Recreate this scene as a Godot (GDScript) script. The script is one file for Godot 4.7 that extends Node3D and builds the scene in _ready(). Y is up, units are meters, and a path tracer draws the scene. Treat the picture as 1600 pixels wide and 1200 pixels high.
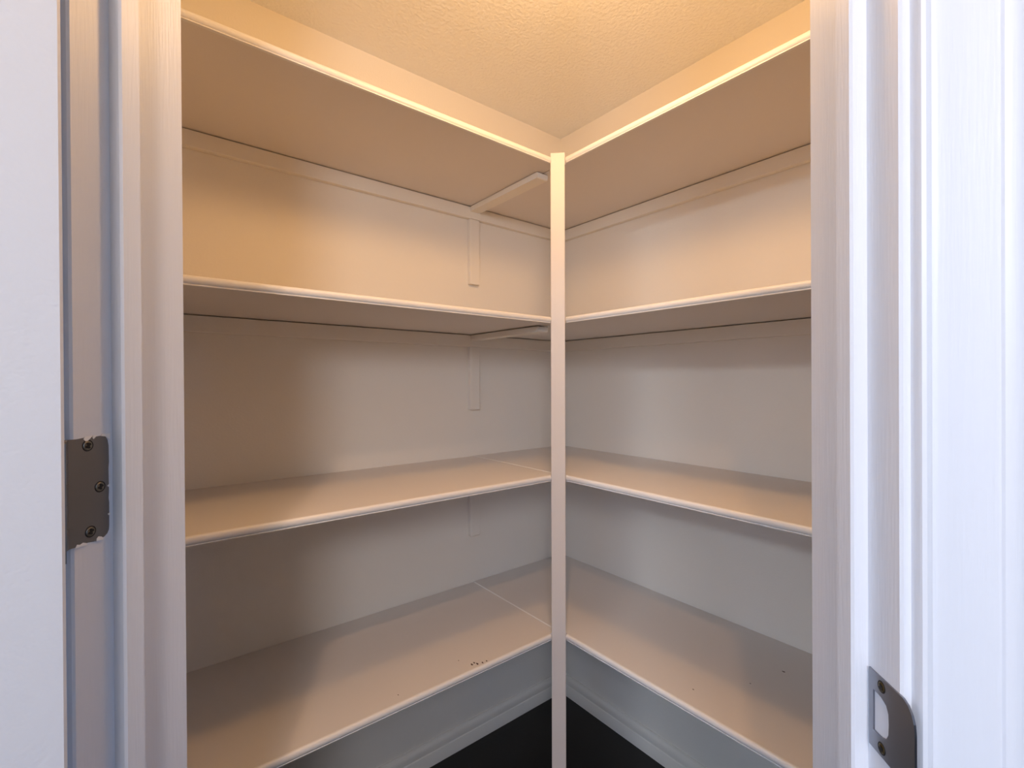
extends Node3D
# A walk-in corner pantry seen through its doorway. World axes follow the two shelved walls:
# wall_left is the plane x = 0, wall_right the plane z = 0, the back corner is the origin.
# The doorway cuts the corner off at 45 degrees; its own axes are (s right, y up, n towards the kitchen).

const CAM := Vector3(1.3226, 1.2, 1.3019)
const TOPS := [1.7945, 1.3720, 0.9528, 0.5303]   # tops of the four shelves
const THICK := 0.0157
const DEEP := 0.401                               # shelf board without its nosing
const RUN := 1.36                                 # length of both shelved walls
const CEIL := 2.143
const N_IN := 1.3947                              # pantry side of the door wall
const N_OUT := 1.5117                             # kitchen side of the door wall
const S_L := -0.3854                              # left jamb face
const S_R := 0.2379                               # right jamb face
const HEAD := 2.05
const ROOM := 2.6
const LAMP_DROP := 0.225                           # bulb below the pantry ceiling
const STOP_N := 1.4767                            # face of the door stop

var FR := Transform3D()                           # the doorway's frame
var M := {}
var rng := RandomNumberGenerator.new()

# ------------------------------------------------------------------ helpers
func tri(st: SurfaceTool, a: Vector3, b: Vector3, c: Vector3, na: Vector3, nb: Vector3, nc: Vector3) -> void:
	if (b - a).cross(c - a).length_squared() < 1e-18:
		return
	if (b - a).cross(c - a).dot(na + nb + nc) > 0.0:
		var t := b; b = c; c = t
		var u := nb; nb = nc; nc = u
	st.set_normal(na); st.add_vertex(a)
	st.set_normal(nb); st.add_vertex(b)
	st.set_normal(nc); st.add_vertex(c)

func quad(st: SurfaceTool, a: Vector3, b: Vector3, c: Vector3, d: Vector3, n: Vector3) -> void:
	tri(st, a, b, c, n, n, n); tri(st, a, c, d, n, n, n)

func begin() -> SurfaceTool:
	var st := SurfaceTool.new(); st.begin(Mesh.PRIMITIVE_TRIANGLES); return st

# a box with chamfered edges, centred at c
func box(st: SurfaceTool, c: Vector3, size: Vector3, b := 0.0015) -> void:
	var h := size * 0.5
	b = minf(b, minf(h.x, minf(h.y, h.z)) * 0.6)
	var ax := [Vector3.RIGHT, Vector3.UP, Vector3.BACK]
	var e := [h.x, h.y, h.z]
	for i in 3:
		var j := (i + 1) % 3
		var k := (i + 2) % 3
		for sg in [-1.0, 1.0]:
			var n: Vector3 = ax[i] * sg
			var o: Vector3 = c + n * e[i]
			var u: Vector3 = ax[j] * (e[j] - b)
			var w: Vector3 = ax[k] * (e[k] - b)
			quad(st, o + u + w, o + u - w, o - u - w, o - u + w, n)
	if b <= 0.0:
		return
	for i in 3:
		var j := (i + 1) % 3
		var k := (i + 2) % 3
		for sj in [-1.0, 1.0]:
			for sk in [-1.0, 1.0]:
				var run: Vector3 = ax[i] * (e[i] - b)
				var p: Vector3 = c + ax[j] * sj * e[j] + ax[k] * sk * (e[k] - b)
				var q: Vector3 = c + ax[j] * sj * (e[j] - b) + ax[k] * sk * e[k]
				quad(st, p + run, p - run, q - run, q + run, (ax[j] * sj + ax[k] * sk).normalized())
	for sx in [-1.0, 1.0]:
		for sy in [-1.0, 1.0]:
			for sz in [-1.0, 1.0]:
				var g := Vector3(sx, sy, sz)
				var n: Vector3 = g.normalized()
				var q := h - Vector3(b, b, b)
				tri(st, c + g * Vector3(h.x, q.y, q.z), c + g * Vector3(q.x, h.y, q.z), c + g * Vector3(q.x, q.y, h.z), n, n, n)

# a closed outline in the plane (ax, ay) through o, swept along az (all unit, mutually square)
func prism(st: SurfaceTool, poly: Array, o: Vector3, ax: Vector3, ay: Vector3, az: Vector3, length: float, smooth := 35.0) -> void:
	var pts := PackedVector2Array(poly)
	var n := pts.size()
	var area := 0.0
	for i in n:
		area += pts[i].cross(pts[(i + 1) % n])
	var turn := 1.0 if area > 0.0 else -1.0
	var normals: Array = []
	for i in n:
		var d: Vector2 = (pts[(i + 1) % n] - pts[i]).normalized()
		normals.append(Vector2(d.y, -d.x) * turn)
	var lim := cos(deg_to_rad(smooth))
	for i in n:
		var a := pts[i]
		var b := pts[(i + 1) % n]
		var me: Vector2 = normals[i]
		var before: Vector2 = normals[(i + n - 1) % n]
		var after: Vector2 = normals[(i + 1) % n]
		var na: Vector2 = (me + before).normalized() if me.dot(before) > lim else me
		var nb: Vector2 = (me + after).normalized() if me.dot(after) > lim else me
		var a0 := o + ax * a.x + ay * a.y
		var b0 := o + ax * b.x + ay * b.y
		var a1 := a0 + az * length
		var b1 := b0 + az * length
		var va := ax * na.x + ay * na.y
		var vb := ax * nb.x + ay * nb.y
		tri(st, a0, b0, b1, va, vb, vb)
		tri(st, a0, b1, a1, va, vb, va)
	var idx := Geometry2D.triangulate_polygon(pts)
	for i in range(0, idx.size(), 3):
		var p := [pts[idx[i]], pts[idx[i + 1]], pts[idx[i + 2]]]
		var w: Array = []
		for q in p:
			w.append(o + ax * q.x + ay * q.y)
		tri(st, w[0], w[1], w[2], -az, -az, -az)
		tri(st, w[0] + az * length, w[1] + az * length, w[2] + az * length, az, az, az)

# a profile of (radius, height) turned about the axis ay through o
func lathe(st: SurfaceTool, prof: Array, o: Vector3, ay: Vector3, sides := 24) -> void:
	var ax := ay.cross(Vector3(0.31, 0.17, 0.93)).normalized()
	var az := ax.cross(ay)
	for i in prof.size() - 1:
		var p: Vector2 = prof[i]
		var q: Vector2 = prof[i + 1]
		var d := (q - p).normalized()
		for k in sides:
			var t0 := TAU * k / sides
			var t1 := TAU * (k + 1) / sides
			var r0 := ax * cos(t0) + az * sin(t0)
			var r1 := ax * cos(t1) + az * sin(t1)
			var n0 := r0 * d.y - ay * d.x
			var n1 := r1 * d.y - ay * d.x
			var a := o + r0 * p.x + ay * p.y
			var b := o + r1 * p.x + ay * p.y
			var c := o + r1 * q.x + ay * q.y
			var e := o + r0 * q.x + ay * q.y
			tri(st, a, b, c, n0, n1, n1)
			tri(st, a, c, e, n0, n1, n0)

func obj(called: String, st: SurfaceTool, m: Material, parent: Node3D = self) -> MeshInstance3D:
	var o := MeshInstance3D.new()
	o.name = called
	o.mesh = st.commit()
	o.material_override = m
	parent.add_child(o, true)
	return o

func tag(o: Node3D, label: String, category: String, group := "") -> Node3D:
	o.set_meta("label", label)
	o.set_meta("category", category)
	if group:
		o.set_meta("group", group)
	return o

var taken := {}
func numbered(called: String) -> String:
	taken[called] = taken.get(called, -1) + 1
	return called if taken[called] == 0 else "%s_%03d" % [called, taken[called]]

func thing(called: String, label: String, category: String, at: Transform3D, group := "") -> Node3D:
	var o := Node3D.new()
	o.name = numbered(called)
	add_child(o)
	o.transform = at
	tag(o, label, category, group)
	return o

func struct(called: String, st: SurfaceTool, m: Material, label: String, category: String, at := Transform3D()) -> MeshInstance3D:
	var o := obj(called, st, m)
	o.transform = at
	o.set_meta("kind", "structure")
	tag(o, label, category)
	return o

func at(x: float, y: float, z: float) -> Transform3D:
	return Transform3D(Basis(), Vector3(x, y, z))

func in_frame(s: float, y: float, n: float, yaw := 0.0) -> Transform3D:
	return FR * Transform3D(Basis(Vector3.UP, yaw), Vector3(s, y, n))

func noise(kind: int, freq: float, octaves: int, size: int, seed_: int, normal := false) -> NoiseTexture2D:
	var f := FastNoiseLite.new()
	f.noise_type = kind as FastNoiseLite.NoiseType
	f.frequency = freq
	f.fractal_octaves = octaves
	f.seed = seed_
	var t := NoiseTexture2D.new()
	t.width = size; t.height = size; t.seamless = true; t.noise = f
	return t

func paint(called: String, c: Color, rough: float, bump: Texture2D, rep: Vector3, relief: float) -> StandardMaterial3D:
	var m := StandardMaterial3D.new()
	m.resource_name = called
	m.albedo_color = c
	m.roughness = rough
	m.uv1_triplanar = true
	m.uv1_scale = rep
	if bump:
		m.heightmap_enabled = true
		m.heightmap_texture = bump
		m.heightmap_scale = relief
	return m

func metal(called: String, c: Color, rough: float) -> StandardMaterial3D:
	var m := StandardMaterial3D.new()
	m.resource_name = called
	m.albedo_color = c; m.metallic = 1.0; m.roughness = rough
	return m

# ------------------------------------------------------------------ the scene
func _ready() -> void:
	rng.seed = 7
	# camera
	var cam := Camera3D.new()
	cam.name = "camera"
	cam.fov = rad_to_deg(2.0 * atan(600.0 / 740.82))
	cam.near = 0.02
	cam.far = 60.0
	add_child(cam)
	cam.position = CAM
	cam.rotation_order = EULER_ORDER_YXZ
	cam.rotation_degrees = Vector3(-0.2462, 51.3603, -0.0639)
	cam.current = true
	# sky, seen only through the kitchen windows: a bright, cool day
	var sm := ProceduralSkyMaterial.new()
	sm.sky_top_color = Color(0.55, 0.71, 1.0)
	sm.sky_horizon_color = Color(0.72, 0.85, 1.0)
	sm.ground_horizon_color = Color(0.72, 0.78, 0.84)
	sm.ground_bottom_color = Color(0.42, 0.44, 0.45)
	sm.sun_angle_max = 0.0
	sm.energy_multiplier = 4.1
	var sky := Sky.new()
	sky.sky_material = sm
	var env := Environment.new()
	env.background_mode = Environment.BG_SKY
	env.sky = sky
	env.tonemap_mode = Environment.TONE_MAPPER_LINEAR
	env.tonemap_exposure = 1.0
	env.sdfgi_enabled = true
	env.ssao_enabled = true
	env.ssil_enabled = true
	var we := WorldEnvironment.new()
	we.name = "environment"
	we.environment = env
	add_child(we)

	# the doorway leans a hair to the left at its top
	var b := Basis(Vector3.UP, PI / 4) * Basis(Vector3.BACK, 0.0048)
	FR = Transform3D(b, Vector3(0, 1.2, 0) - b * Vector3(0, 1.2, 0))

	materials()
	shell()
	doorway()
	kitchen()
	shelves()
	supports()
	hardware()
	pantry_lamp()
	recessed_lamp(Vector3(1.725, ROOM, 1.81), "recessed ceiling light close behind the camera, in front of the pantry doorway", Color(1.0, 0.80, 0.62), 0.85, false)
	recessed_lamp(Vector3(1.98, ROOM, 4.38), "recessed ceiling light far behind the camera near the tall window", Color(0.90, 0.95, 1.0), 3.0, true)
	pendant_lamp(Vector3(2.12, 1.72, 1.98), Color(0.96, 0.97, 1.0), 1.04)

func materials() -> void:
	var peel := noise(FastNoiseLite.TYPE_SIMPLEX_SMOOTH, 0.06, 2, 256, 3)
	var knock := noise(FastNoiseLite.TYPE_SIMPLEX_SMOOTH, 0.045, 4, 512, 11)
	var brush := noise(FastNoiseLite.TYPE_SIMPLEX_SMOOTH, 0.05, 3, 256, 5)
	M.wall = paint("cream_wall_paint", Color(0.935, 0.91, 0.87), 0.6, peel, Vector3(9, 9, 9), 0.012)
	M.ceiling = paint("textured_ceiling_paint", Color(0.95, 0.95, 0.945), 0.8, knock, Vector3(3.2, 3.2, 3.2), 0.16)
	M.shelf = paint("white_shelf_paint", Color(0.885, 0.855, 0.83), 0.42, brush, Vector3(14, 14, 14), 0.005)
	M.nosing = paint("white_nosing_paint", Color(0.925, 0.91, 0.895), 0.4, null, Vector3.ONE, 0.0)
	M.trim = paint("white_trim_paint", Color(0.87, 0.88, 0.905), 0.42, brush, Vector3(22, 1.2, 22), 0.012)
	M.door = paint("white_door_paint", Color(0.88, 0.88, 0.89), 0.45, peel, Vector3(12, 12, 12), 0.012)
	M.kitchen = paint("kitchen_wall_paint", Color(0.80, 0.79, 0.77), 0.7, peel, Vector3(9, 9, 9), 0.012)
	M.slate = paint("slate_wall_paint", Color(0.40, 0.43, 0.48), 0.7, peel, Vector3(9, 9, 9), 0.012)
	M.floor = paint("dark_floor_finish", Color(0.07, 0.055, 0.048), 0.5, brush, Vector3(6, 6, 6), 0.01)
	M.hinge = metal("dark_worn_steel", Color(0.52, 0.51, 0.51), 0.45)
	M.screw = metal("worn_screw_steel", Color(0.52, 0.50, 0.46), 0.4)
	M.slot = paint("screw_recess", Color(0.06, 0.055, 0.05), 0.6, null, Vector3.ONE, 0.0)
	M.strike = metal("satin_strike_steel", Color(0.58, 0.59, 0.62), 0.35)
	M.brass = metal("tarnished_brass_screw", Color(0.42, 0.36, 0.22), 0.4)
	M.chip = paint("white_paint_chips", Color(0.93, 0.92, 0.91), 0.5, null, Vector3.ONE, 0.0)
	M.stain = paint("brown_scuff", Color(0.30, 0.20, 0.15), 0.7, null, Vector3.ONE, 0.0)
	M.frame = paint("white_window_vinyl", Color(0.92, 0.92, 0.92), 0.4, null, Vector3.ONE, 0.0)
	var g := StandardMaterial3D.new()
	g.resource_name = "window_glass"
	g.transparency = BaseMaterial3D.TRANSPARENCY_ALPHA
	g.albedo_color = Color(1, 1, 1, 0.05)
	g.roughness = 0.0
	M.glass = g

# ------------------------------------------------------------------ setting
const X := Vector3.RIGHT
const Y := Vector3.UP
const Z := Vector3.BACK

func shell() -> void:
	var st := begin()
	box(st, Vector3(0, -0.05, 3.1), Vector3(7.6, 0.1, 7.2), 0.0)
	struct("floor", st, M.floor, "dark floor at the foot of the white corner post", "floor", Transform3D(Basis(Y, PI / 4), Vector3.ZERO))
	st = begin()
	box(st, Vector3(-0.05, 1.122, 0.68), Vector3(0.1, 2.242, 1.56), 0.0)
	struct("wall_left", st, M.wall, "cream pantry wall behind the left run of shelves", "wall")
	st = begin()
	box(st, Vector3(0.73, 1.122, -0.05), Vector3(1.46, 2.242, 0.1), 0.0)
	struct("wall_right", st, M.wall, "cream pantry wall behind the right run of shelves", "wall")
	st = begin()
	prism(st, [Vector2(0, 1.36), Vector2(0.6124, 1.36), Vector2(0.5124, 1.46), Vector2(0, 1.46)], Vector3.ZERO, X, Z, Y, 2.243)
	struct("wall_near_left", st, M.wall, "short pantry wall that ends the left shelves beside the doorway", "wall")
	st = begin()
	prism(st, [Vector2(1.36, 0), Vector2(1.36, 0.6124), Vector2(1.46, 0.5124), Vector2(1.46, 0)], Vector3.ZERO, X, Z, Y, 2.243)
	struct("wall_near_right", st, M.wall, "short pantry wall that ends the right shelves beside the doorway", "wall")
	st = begin()
	prism(st, [Vector2(-0.1, -0.1), Vector2(1.46, -0.1), Vector2(1.46, 0.5124), Vector2(0.5124, 1.46), Vector2(-0.1, 1.46)], Vector3(0, CEIL, 0), X, Z, Y, 0.1)
	struct("ceiling", st, M.ceiling, "stippled pantry ceiling lit warm above the top shelves", "ceiling")
	# baseboards
	var bp := [Vector2(0, 0), Vector2(0.0135, 0), Vector2(0.0135, 0.040), Vector2(0.0125, 0.0415), Vector2(0.0105, 0.0425), Vector2(0.0105, 0.046), Vector2(0.0115, 0.049),
		Vector2(0.0115, 0.060), Vector2(0.0100, 0.065), Vector2(0.0065, 0.069), Vector2(0.0045, 0.072), Vector2(0.0045, 0.0755), Vector2(0, 0.0755)]
	st = begin()
	prism(st, bp, Vector3(0, 0, 0.0), X, Y, Z, RUN)
	struct("baseboard_left", st, M.wall, "moulded white baseboard along the floor under the left shelves", "baseboard")
	st = begin()
	prism(st, bp, Vector3(0.0, 0, 0), Z, Y, X, RUN)
	struct("baseboard_right", st, M.wall, "moulded white baseboard along the floor under the right shelves", "baseboard")

func doorway() -> void:
	var jt := 0.019
	# the wall that the doorway is cut through, and the kitchen's side of it
	var st := begin()
	var t := N_OUT - N_IN
	var nm := (N_OUT + N_IN) * 0.5
	box(st, Vector3((-2.75 + S_L - jt) * 0.5, ROOM * 0.5, nm), Vector3(S_L - jt + 2.75, ROOM, t), 0.0)
	box(st, Vector3((2.75 + S_R + jt) * 0.5, ROOM * 0.5, nm), Vector3(2.75 - S_R - jt, ROOM, t), 0.0)
	box(st, Vector3((S_L + S_R) * 0.5, (HEAD + jt + ROOM) * 0.5, nm), Vector3(S_R - S_L + 2 * jt, ROOM - HEAD - jt, t), 0.0)
	struct("wall_front", st, M.kitchen, "kitchen wall that the pantry doorway is cut through", "wall", FR)
	# jambs, each with its stop
	for side in [-1, 1]:
		var face: float = S_L if side < 0 else S_R
		st = begin()
		box(st, Vector3(face + side * jt * 0.5, HEAD * 0.5, nm), Vector3(jt, HEAD, t), 0.0016)
		var j := struct("trim_1" if side < 0 else "trim_2", st, M.trim,
			"left door jamb carrying the dark hinge leaf" if side < 0 else "right door jamb carrying the strike plate", "door jamb", FR)
		st = begin()
		var p := [Vector2(0, 0), Vector2(0.0095, 0), Vector2(0.0111, -0.0018), Vector2(0.0111, -0.019), Vector2(0.0085, -0.0215), Vector2(0.004, -0.0222), Vector2(0, -0.0222)]
		prism(st, p, Vector3(face, 0, STOP_N), X * -side, Z, Y, HEAD - 0.012)
		obj("door_stop", st, M.trim, j)
	st = begin()
	box(st, Vector3((S_L + S_R) * 0.5, HEAD + jt * 0.5, nm), Vector3(S_R - S_L + 2 * jt, jt, t), 0.0016)
	var hj := struct("trim_3", st, M.trim, "head jamb across the top of the pantry doorway", "door jamb", FR)
	st = begin()
	box(st, Vector3((S_L + S_R) * 0.5, HEAD - 0.0056, STOP_N - 0.0111), Vector3(S_R - S_L, 0.0112, 0.0222), 0.0016)
	obj("door_stop", st, M.trim, hj)
	# casing: w outwards from the opening, h proud of the wall
	var cp := [Vector2(0, 0), Vector2(0, 0.0070), Vector2(0.0008, 0.0090), Vector2(0.0030, 0.0100), Vector2(0.0056, 0.0095), Vector2(0.0068, 0.0078), Vector2(0.0080, 0.0074),
		Vector2(0.0092, 0.0082), Vector2(0.0110, 0.0088), Vector2(0.0180, 0.0092), Vector2(0.0260, 0.0102), Vector2(0.0340, 0.0118), Vector2(0.0410, 0.0134), Vector2(0.0432, 0.0138),
		Vector2(0.0440, 0.0156), Vector2(0.0470, 0.0172), Vector2(0.0520, 0.0178), Vector2(0.0580, 0.0168), Vector2(0.0625, 0.0138), Vector2(0.0640, 0.0095), Vector2(0.0640, 0)]
	for side in [-1, 1]:
		st = begin()
		var s0: float = (S_L if side < 0 else S_R) + side * 0.0062
		prism(st, cp, Vector3(s0, 0, N_OUT), X * side, Z, Y, HEAD + 0.07)
		struct("trim_4" if side < 0 else "trim_5", st, M.trim,
			"moulded white casing left of the doorway, mostly behind the open door" if side < 0 else "moulded white casing right of the doorway above the strike plate", "door casing", FR)
	st = begin()
	prism(st, cp, Vector3(S_L - 0.0062, HEAD + 0.0062, N_OUT), Y, Z, X, S_R - S_L + 0.0124)
	struct("trim_6", st, M.trim, "moulded white casing across the top of the doorway", "door casing", FR)
	# the door, open towards the kitchen
	var d := MeshInstance3D.new()
	st = begin()
	box(st, Vector3(0.002 + 0.306, 1.022, -0.0255), Vector3(0.612, 2.03, 0.035), 0.002)
	d.mesh = st.commit()
	d.material_override = M.door
	d.name = "door_1"
	add_child(d)
	d.transform = in_frame(S_L - 0.002, 0, N_OUT + 0.008, -deg_to_rad(123.0))
	d.set_meta("kind", "structure")
	tag(d, "white pantry door swung open at the left edge of the view", "door")
	for row in [[0.22, 0.93], [1.10, 1.90]]:
		for face in [-1.0, 1.0]:
			st = begin()
			box(st, Vector3(0.308, (row[0] + row[1]) * 0.5, -0.0255 + face * 0.0180), Vector3(0.37, row[1] - row[0], 0.006), 0.0028)
			obj("panel", st, M.door, d)

func kitchen() -> void:
	var yaw := Transform3D(Basis(Y, PI / 4), Vector3.ZERO)
	var far := 5.6
	var st := begin()
	box(st, Vector3(0, ROOM + 0.05, (N_IN + far) * 0.5), Vector3(5.5, 0.1, far - N_IN), 0.0)
	struct("ceiling_kitchen", st, M.kitchen, "kitchen ceiling behind the camera that holds the recessed light", "ceiling", yaw)
	# the walls with their window openings: [from, to, sill, head] along each wall
	var walls := [["wall_kitchen_left", "kitchen wall with a window to the left behind the camera", Vector3(-2.75, 0, 0), Z, X, N_OUT, far, [[3.2, 5.4, 0.3, 2.45]]],
		["wall_kitchen_back", "kitchen wall with a tall window and a high wide window behind the camera", Vector3(0, 0, far), X, Z, -2.75, 2.75, [[-2.4, -1.0, 0.7, 2.4], [-0.85, 1.2, 1.3, 2.4]]],
		["wall_kitchen_right", "slate kitchen wall with a small window to the right behind the camera", Vector3(2.75, 0, 0), Z, X, N_OUT, far, [[2.1, 3.3, 0.9, 2.3]]]]
	var looks := ["white framed window in the left kitchen wall", "tall white framed window at the left of the back wall", "high wide white framed window in the back wall", "small white framed window in the slate right kitchen wall"]
	var count := 0
	for w in walls:
		var o: Vector3 = w[2]
		var al: Vector3 = w[3]
		var th: Vector3 = w[4]
		var edge: float = w[5]
		var rects: Array = []
		for h in w[7]:
			rects.append([edge, h[0], 0.0, ROOM]); rects.append([h[0], h[1], 0.0, h[2]]); rects.append([h[0], h[1], h[3], ROOM])
			edge = h[1]
		rects.append([edge, w[6], 0.0, ROOM])
		st = begin()
		for r in rects:
			box(st, o + al * ((r[0] + r[1]) * 0.5) + Y * ((r[2] + r[3]) * 0.5), (al * (r[1] - r[0]) + Y * (r[3] - r[2]) + th * 0.1).abs(), 0.0)
		struct(w[0], st, M.slate if w[2].x > 0.0 else M.kitchen, w[1], "wall", yaw)
		for h in w[7]:
			var f := begin()
			var c: Vector3 = o + al * ((h[0] + h[1]) * 0.5) + Y * ((h[2] + h[3]) * 0.5)
			var lw: float = h[1] - h[0]
			var hh: float = h[3] - h[2]
			for e in [-1.0, 1.0]:
				box(f, c + al * e * (lw * 0.5 - 0.025), (al * 0.05 + Y * hh + th * 0.07).abs(), 0.004)
				box(f, c + Y * e * (hh * 0.5 - 0.025), (al * lw + Y * 0.05 + th * 0.07).abs(), 0.004)
			box(f, c, (al * 0.05 + Y * hh + th * 0.06).abs(), 0.004)
			count += 1
			var win := struct("window_%d" % count, f, M.frame, looks[count - 1], "window", yaw)
			for e in [-1.0, 1.0]:
				var p := begin()
				box(p, c + al * e * lw * 0.25, (al * (lw * 0.5 - 0.06) + Y * (hh - 0.08) + th * 0.006).abs(), 0.0)
				obj("pane", p, M.glass, win)

# ------------------------------------------------------------------ shelves
var NOSE := [Vector2(0, 0), Vector2(0.0028, 0.0005), Vector2(0.0054, -0.0006), Vector2(0.0072, -0.0030), Vector2(0.0079, -0.0064), Vector2(0.0076, -0.0098),
	Vector2(0.0064, -0.0124), Vector2(0.0051, -0.0135), Vector2(0.0050, -0.0142), Vector2(0.0058, -0.0146), Vector2(0.0058, -0.0157), Vector2(0.0048, -0.0161), Vector2(0, -0.0161)]

func shelves() -> void:
	var order := ["topmost of four", "second from the top", "third from the top", "lowest of four"]
	var left_look := ["white left shelf, %s, its whole underside seen from below", "white left shelf, %s, just above eye level with a cleat below",
		"white left shelf, %s, warmly lit on top", "white left shelf, %s, with brown scuffs near its front edge"]
	var right_look := ["white right shelf, %s, its whole underside seen from below", "white right shelf, %s, just above eye level",
		"white right shelf, %s, reaching round into the corner", "white right shelf, %s, with a few dark specks on top"]
	for k in 4:
		var y: float = TOPS[k]
		# the right run reaches into the corner; its end there is butted by the left run
		var t := thing("shelf", right_look[k] % order[k], "shelf", at(0.68, y - THICK, 0.2), "shelves along the right wall")
		var o := -t.position
		var st := begin()
		prism(st, [Vector2(0.0006, 0.0006), Vector2(RUN - 0.0006, 0.0006), Vector2(RUN - 0.0006, DEEP), Vector2(0.400, DEEP), Vector2(0.400, 0.4095), Vector2(0.0006, 0.4095)],
			o + Vector3(0, y - THICK, 0), X, Z, Y, THICK)
		obj("board", st, M.shelf, t)
		st = begin()
		prism(st, NOSE, o + Vector3(0.4325, y, DEEP), Z, Y, X, RUN - 0.0006 - 0.4325)
		obj("nosing", st, M.nosing, t)
		st = begin()   # the painted bead along the joint with the left run
		prism(st, [Vector2(0.4085, 0.0), Vector2(0.4095, 0.0007), Vector2(0.4110, 0.0005), Vector2(0.4126, -0.0009), Vector2(0.4096, -0.0012)], o + Vector3(0.0008, y, 0), Z, Y, X, 0.399)
		obj("joint_bead", st, M.nosing, t)
		if k == 3:
			for q in [[0.861, 0.131, 0.0042], [0.833, 0.235, 0.0022], [0.765, 0.352, 0.0026]]:
				blob("speck", t, o + Vector3(q[0], y, q[1]), q[2])
		t = thing("shelf", left_look[k] % order[k], "shelf", at(0.2, y - THICK, 0.88), "shelves along the left wall")
		o = -t.position
		st = begin()
		box(st, o + Vector3((DEEP + 0.0006) * 0.5, y - 0.0011 - THICK * 0.5 + 0.0005, (0.4118 + RUN - 0.0006) * 0.5), Vector3(DEEP - 0.0006, THICK - 0.001, RUN - 0.0006 - 0.4118), 0.0006)
		obj("board", st, M.shelf, t)
		st = begin()
		prism(st, NOSE, o + Vector3(DEEP, y - 0.0004, 0.4385), X, Y, Z, RUN - 0.0006 - 0.4385)
		obj("nosing", st, M.nosing, t)
		if k == 3:
			for q in [[0.391, 0.664, 0.0060], [0.3955, 0.652, 0.0046], [0.385, 0.676, 0.0052], [0.396, 0.640, 0.0034], [0.383, 0.668, 0.0040]]:
				blob("scuff", t, o + Vector3(q[0], y - 0.0011, q[1]), q[2])
			blob("speck", t, o + Vector3(0.352, y - 0.0011, 0.692), 0.0022)
			blob("speck", t, o + Vector3(0.378, y - 0.0011, 0.86), 0.0020)
	# the post at the front corner
	var pb := Basis(Y, PI / 4) * Basis(Z, 0.0018)
	var p := thing("corner_post", "slim white painted post standing where the two runs of shelves meet", "post", Transform3D(pb, Basis(Y, PI / 4) * Vector3(-0.003 + 0.0020, 0, 0.5855)))
	var sp := begin()
	box(sp, Vector3(0, 0.903, 0), Vector3(0.0378, 1.806, 0.019), 0.0014)
	obj("strip", sp, M.shelf, p)

# a thin irregular spot of dirt lying on a board
func blob(called: String, parent: Node3D, c: Vector3, r: float) -> void:
	var poly: Array = []
	for i in 9:
		var a := TAU * i / 9.0
		poly.append(Vector2(cos(a), sin(a) * 0.55) * r * rng.randf_range(0.45, 1.0))
	var st := begin()
	prism(st, poly, c + Y * 0.0001, X, Z, Y, 0.0004)
	obj(called, st, M.stain, parent)

func supports() -> void:
	for k in 2:
		var u: float = TOPS[k] - THICK
		var where: String = ["top", "second"][k]
		var t := thing("shelf_cleat", "painted wooden cleat on the left wall right under the %s shelf" % where, "cleat", at(0, u - 0.0402, 0.68), "cleats under the left shelves")
		var st := begin()
		box(st, Vector3(0.0092, 0.019, 0), Vector3(0.0175, 0.038, RUN - 0.002), 0.001)
		obj("strip", st, M.wall, t)
		t = thing("shelf_cleat", "painted wooden cleat on the right wall right under the %s shelf" % where, "cleat", at(0.69, u - 0.0402, 0), "cleats under the right shelves")
		st = begin()
		box(st, Vector3(0, 0.019, 0.0092), Vector3(RUN - 0.0215, 0.038, 0.0175), 0.001)
		obj("strip", st, M.wall, t)
	var feet := [1.524, 1.108, 0.689]
	for k in 3:
		var u: float = TOPS[k] - THICK
		var t := thing("shelf_bracket", ["white wooden bracket on the left wall near the corner under the top shelf", "white wooden bracket on the left wall near the corner under the second shelf",
			"white wooden bracket on the left wall near the corner, its foot showing"][k], "bracket", at(0, feet[k], 0.414), "corner brackets on the left wall")
		var top: float = u - 0.0405 - feet[k]
		var st := begin()
		box(st, Vector3(0.0084, top * 0.5, 0), Vector3(0.0158, top, 0.0375), 0.0012)
		obj("leg", st, M.wall, t)
		st = begin()
		var x0 := 0.0186
		var x1 := 0.349
		var gap: float = [0.0016, 0.0028, 0.0016][k]
		var ap := [Vector2(x0, 0), Vector2(x1 - 0.002, 0), Vector2(x1, -0.002), Vector2(x1, -0.0105), Vector2(x1 - 0.0015, -0.0138), Vector2(x1 - 0.005, -0.0158), Vector2(x0, -0.0158)]
		prism(st, ap, Vector3(0, u - feet[k] - gap, -0.0190), X, Y, Z, 0.038, 20.0)
		obj("arm", st, M.wall, t)

# ------------------------------------------------------------------ door hardware
func screw(parent: Node3D, c: Vector3, out_: Vector3, r: float, head: Material, turn: float) -> void:
	var st := begin()
	lathe(st, [Vector2(0.0, 0.00062), Vector2(r * 0.5, 0.0006), Vector2(r * 0.8, 0.0004), Vector2(r * 0.92, 0.0001), Vector2(r * 0.92, -0.0006)].map(func(v): return v), c, out_, 20)
	var s := obj("screw", st, head, parent)
	st = begin()
	lathe(st, [Vector2(r * 0.92, 0.00006), Vector2(r * 0.96, 0.00022), Vector2(r * 1.10, 0.00022), Vector2(r * 1.16, 0.0)], c, out_, 20)
	obj("countersink", st, M.slot, s)
	st = begin()
	var a := Y.rotated(out_, turn)
	var b := out_.cross(a)
	var w := r * 0.16
	var l := r * 0.62
	prism(st, [Vector2(-l, -w), Vector2(-w, -w), Vector2(-w, -l), Vector2(w, -l), Vector2(w, -w), Vector2(l, -w), Vector2(l, w), Vector2(w, w), Vector2(w, l), Vector2(-w, l), Vector2(-w, w), Vector2(-l, w)],
		c, a, b, out_, 0.00075)
	obj("cross_slot", st, M.slot, s)

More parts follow.
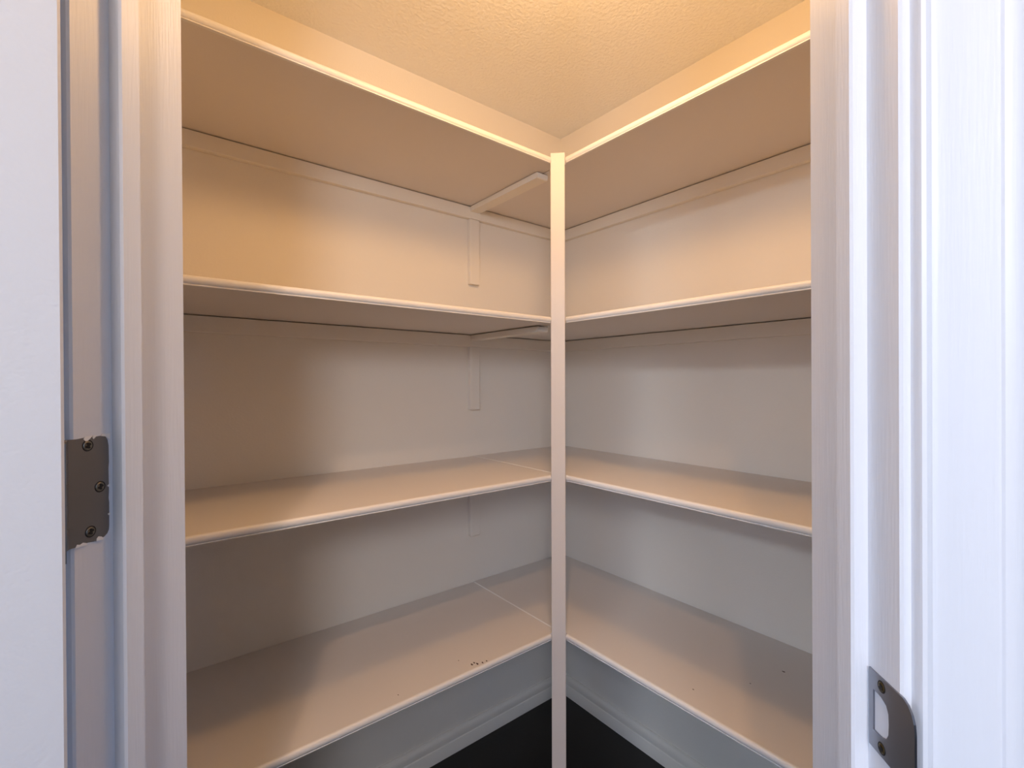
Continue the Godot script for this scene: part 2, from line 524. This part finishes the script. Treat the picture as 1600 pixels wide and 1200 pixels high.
func flake(parent: Node3D, poly: Array, o: Vector3, ax: Vector3, ay: Vector3, out_: Vector3) -> void:
	var st := begin()
	prism(st, poly, o, ax, ay, out_, 0.0005)
	obj("paint_flake", st, M.chip, parent)

func hardware() -> void:
	# hinge: local axes = doorway axes, origin at the bottom of its leaf on the left jamb
	var y0 := 1.0663
	var t := thing("door_hinge", "dark worn steel hinge leaf with three cross-slot screws on the left jamb", "hinge", in_frame(S_L, y0, N_OUT))
	var hgt := 0.0895
	var wid := 0.0310
	var poly := [Vector2(0.0055, 0.0005), Vector2(-0.004, 0.0), Vector2(-0.012, 0.0008), Vector2(-0.017, 0.0), Vector2(-0.023, 0.0006), Vector2(-0.0265, 0.0014), Vector2(-0.0292, 0.0034), Vector2(-0.0306, 0.0062),
		Vector2(-wid, 0.0100), Vector2(-wid - 0.0001, 0.030), Vector2(-wid + 0.0004, 0.034), Vector2(-wid, 0.040), Vector2(-wid + 0.0003, 0.060), Vector2(-wid - 0.0002, 0.066), Vector2(-wid, 0.0800),
		Vector2(-0.0302, 0.0850), Vector2(-0.0285, 0.0880), Vector2(-0.0262, hgt), Vector2(-0.0180, hgt - 0.0004), Vector2(-0.012, hgt), Vector2(-0.004, hgt - 0.0008), Vector2(0.0055, hgt - 0.0004)]
	var st := begin()
	prism(st, poly, Vector3(-0.0012, 0, 0), Z, Y, X, 0.0019, 20.0)
	obj("leaf", st, M.hinge, t)
	for q in [[1.4990, 1.1487, 0.5], [1.4887, 1.1119, 0.25], [1.4973, 1.0757, 0.35]]:
		screw(t, Vector3(0.0007, q[1] - y0, q[0] - N_OUT), X, 0.0042, M.screw, q[2])
	st = begin()
	for k in 5:
		lathe(st, [Vector2(0.0, 0.0), Vector2(0.0050, 0.0), Vector2(0.0054, 0.0005), Vector2(0.0054, 0.0170), Vector2(0.0050, 0.0175), Vector2(0.0, 0.0175)], Vector3(-0.002, 0.0002 + k * 0.0178, 0.008), Y, 16)
	obj("knuckle", st, M.hinge, t)
	# paint left along the mortise edges
	flake(t, [Vector2(-0.009, 0.088), Vector2(-0.0105, 0.0862), Vector2(-0.0125, 0.0865), Vector2(-0.0150, 0.0885), Vector2(-0.0160, 0.0902), Vector2(-0.0100, 0.0902)], Vector3(0.0006, 0, 0), Z, Y, X)
	flake(t, [Vector2(-0.0165, 0.0886), Vector2(-0.0175, 0.0872), Vector2(-0.0185, 0.0890), Vector2(-0.0205, 0.0903), Vector2(-0.0170, 0.0903)], Vector3(0.0006, 0, 0), Z, Y, X)
	flake(t, [Vector2(-0.0240, 0.0892), Vector2(-0.0280, 0.0884), Vector2(-0.0318, 0.0850), Vector2(-0.0322, 0.0905), Vector2(-0.0250, 0.0908)], Vector3(0.0006, 0, 0), Z, Y, X)
	flake(t, [Vector2(-0.0190, -0.0004), Vector2(-0.0195, 0.0018), Vector2(-0.0212, 0.0032), Vector2(-0.0236, 0.0022), Vector2(-0.0250, 0.0008), Vector2(-0.0252, -0.0006)], Vector3(0.0006, 0, 0), Z, Y, X)
	flake(t, [Vector2(-0.0015, -0.0004), Vector2(-0.0030, 0.0022), Vector2(-0.0055, 0.0012), Vector2(-0.0080, 0.0022), Vector2(-0.0110, 0.0008), Vector2(-0.0112, -0.0006)], Vector3(0.0006, 0, 0), Z, Y, X)
	flake(t, [Vector2(-0.0300, 0.0440), Vector2(-0.0292, 0.0450), Vector2(-0.0315, 0.0465), Vector2(-0.0318, 0.0445)], Vector3(0.0006, 0, 0), Z, Y, X)
	flake(t, [Vector2(-0.0302, 0.0190), Vector2(-0.0296, 0.0202), Vector2(-0.0317, 0.0212), Vector2(-0.0318, 0.0192)], Vector3(0.0006, 0, 0), Z, Y, X)
	# the leaf on the door's own edge
	st = begin()
	var dirs := Basis(Y, -deg_to_rad(123.0))
	prism(st, [Vector2(0.0, 0.0), Vector2(-0.031, 0.0), Vector2(-0.031, hgt), Vector2(0.0, hgt)], Vector3(-0.002, 0, 0.008) + dirs * Vector3(0.0010, 0, -0.008), dirs * Z, Y, dirs * X, 0.0014)
	obj("door_leaf", st, M.hinge, t)

	# strike plate on the right jamb, its lip reaching round the jamb's edge
	var ys := 0.9320
	t = thing("strike_plate", "steel strike plate with a rounded lip on the right jamb", "strike plate", in_frame(S_R, ys, N_OUT))
	var h := 0.0565
	var comb := CSGCombiner3D.new()
	comb.name = "plate"
	t.add_child(comb, true)
	var body := CSGPolygon3D.new()
	body.name = "blank"
	body.polygon = PackedVector2Array([Vector2(-0.0325, 0.0), Vector2(0.0030, 0.0), Vector2(0.0075, 0.0020), Vector2(0.0110, 0.0060), Vector2(0.0130, 0.0110), Vector2(0.0138, 0.0180),
		Vector2(0.0138, h - 0.0180), Vector2(0.0130, h - 0.0110), Vector2(0.0110, h - 0.0060), Vector2(0.0075, h - 0.0020), Vector2(0.0030, h), Vector2(-0.0325, h)])
	body.depth = 0.0014
	body.material = M.strike
	comb.add_child(body, true)
	var hole := CSGPolygon3D.new()
	hole.name = "latch_hole"
	hole.operation = CSGShape3D.OPERATION_SUBTRACTION
	hole.polygon = PackedVector2Array([Vector2(-0.0275, 0.0135), Vector2(-0.0190, 0.0140), Vector2(-0.0135, 0.0165), Vector2(-0.0112, 0.0210), Vector2(-0.0108, 0.0283), Vector2(-0.0112, h - 0.0210),
		Vector2(-0.0135, h - 0.0165), Vector2(-0.0190, h - 0.0140), Vector2(-0.0275, h - 0.0135)])
	hole.depth = 0.02
	hole.position.z = 0.01
	hole.material = M.strike
	comb.add_child(hole, true)
	# polygon x runs along the doorway's n, its depth across the jamb face
	comb.transform = Transform3D(Basis(Z, Y, -X), Vector3(-0.0012, 0, 0))
	screw(t, Vector3(-0.0012, 0.9822 - ys, 1.4934 - N_OUT), -X, 0.0036, M.brass, 0.6)
	screw(t, Vector3(-0.0012, 0.9383 - ys, 1.4934 - N_OUT), -X, 0.0036, M.brass, 0.2)

# ------------------------------------------------------------------ lamps
func glow(called: String, c: Color, e: float) -> StandardMaterial3D:
	var m := StandardMaterial3D.new()
	m.resource_name = called
	m.albedo_color = Color(0.9, 0.88, 0.85)
	m.emission_enabled = true
	m.emission = c
	m.emission_energy_multiplier = e
	return m

func pantry_lamp() -> void:
	var c := Color(1.0, 0.775, 0.50)
	var t := thing("ceiling_lamp", "small round glass globe hanging on a short stem from the pantry ceiling", "lamp", at(0.78, CEIL, 0.73))
	var st := begin()
	lathe(st, [Vector2(0, 0), Vector2(0.075, 0), Vector2(0.078, -0.006), Vector2(0.070, -0.018), Vector2(0, -0.018)], Vector3.ZERO, Y, 32)
	obj("base", st, M.frame, t)
	# a lampholder on a short stem with a round bulb below it
	st = begin()
	lathe(st, [Vector2(0.0, -0.016), Vector2(0.011, -0.018), Vector2(0.011, -LAMP_DROP + 0.095), Vector2(0.021, -LAMP_DROP + 0.088), Vector2(0.023, -LAMP_DROP + 0.050), Vector2(0.0, -LAMP_DROP + 0.050)], Vector3.ZERO, Y, 24)
	obj("lampholder", st, M.frame, t)
	st = begin()
	lathe(st, [Vector2(0.0, 0.056), Vector2(0.022, 0.052), Vector2(0.042, 0.038), Vector2(0.053, 0.018), Vector2(0.056, 0.0), Vector2(0.052, -0.020), Vector2(0.040, -0.040), Vector2(0.021, -0.052), Vector2(0.0, -0.056)], Vector3(0, -LAMP_DROP, 0), Y, 24)
	obj("globe", st, glow("lamp_glass", c, 2.0), t)
	var l := OmniLight3D.new()
	l.name = "bulb_light"
	l.light_color = c
	l.light_energy = 0.222
	l.light_size = 0.054
	l.omni_range = 8.0
	l.omni_attenuation = 2.0
	l.shadow_enabled = true
	l.position = Vector3(0, -LAMP_DROP, 0)
	t.add_child(l)

func recessed_lamp(where: Vector3, label: String, c: Color, energy: float, wide: bool) -> void:
	var t := thing("recessed_light", label, "light", at(where.x, where.y, where.z), "recessed lights in the kitchen ceiling")
	var st := begin()
	lathe(st, [Vector2(0.055, -0.001), Vector2(0.085, -0.001), Vector2(0.088, -0.004), Vector2(0.084, -0.008), Vector2(0.058, -0.010), Vector2(0.055, -0.001)], Vector3.ZERO, Y, 32)
	obj("trim_ring", st, M.frame, t)
	st = begin()
	lathe(st, [Vector2(0.0, -0.002), Vector2(0.055, -0.002), Vector2(0.05, -0.006), Vector2(0.0, -0.008)], Vector3.ZERO, Y, 32)
	obj("lens", st, glow("recessed_lens", c, 2.0), t)
	var l: Light3D
	if wide:
		var o := OmniLight3D.new()
		o.omni_range = 9.0
		o.omni_attenuation = 2.0
		l = o
	else:
		var p := SpotLight3D.new()
		p.spot_angle = 62.0
		p.spot_angle_attenuation = 0.4
		p.spot_range = 9.0
		p.spot_attenuation = 2.0
		l = p
	l.name = "lens_light"
	l.light_color = c
	l.light_energy = energy
	l.light_size = 0.14 if wide else 0.03
	l.shadow_enabled = true
	l.position = Vector3(0, -0.07, 0)
	l.rotation_degrees = Vector3(-90, 0, 0)
	t.add_child(l)

func pendant_lamp(where: Vector3, c: Color, energy: float) -> void:
	var drop := ROOM - where.y
	var t := thing("pendant_lamp", "round glass pendant lamp hanging in the kitchen behind the camera", "lamp", at(where.x, ROOM, where.z))
	var st := begin()
	lathe(st, [Vector2(0, 0), Vector2(0.055, 0), Vector2(0.057, -0.008), Vector2(0.040, -0.022), Vector2(0.004, -0.026), Vector2(0.004, -drop + 0.22), Vector2(0.018, -drop + 0.21), Vector2(0.020, -drop + 0.18), Vector2(0, -drop + 0.18)], Vector3.ZERO, Y, 24)
	obj("canopy_and_stem", st, M.frame, t)
	st = begin()
	var prof: Array = []
	for i in 13:
		var a := PI * i / 12.0
		prof.append(Vector2(sin(a) * 0.19, cos(a) * 0.19))
	lathe(st, prof, Vector3(0, -drop, 0), Y, 28)
	obj("globe", st, glow("pendant_globe", c, 1.5), t)
	var l := OmniLight3D.new()
	l.name = "globe_light"
	l.light_color = c
	l.light_energy = energy
	l.light_size = 0.185
	l.omni_range = 9.0
	l.omni_attenuation = 2.0
	l.shadow_enabled = true
	l.position = Vector3(0, -drop, 0)
	t.add_child(l)
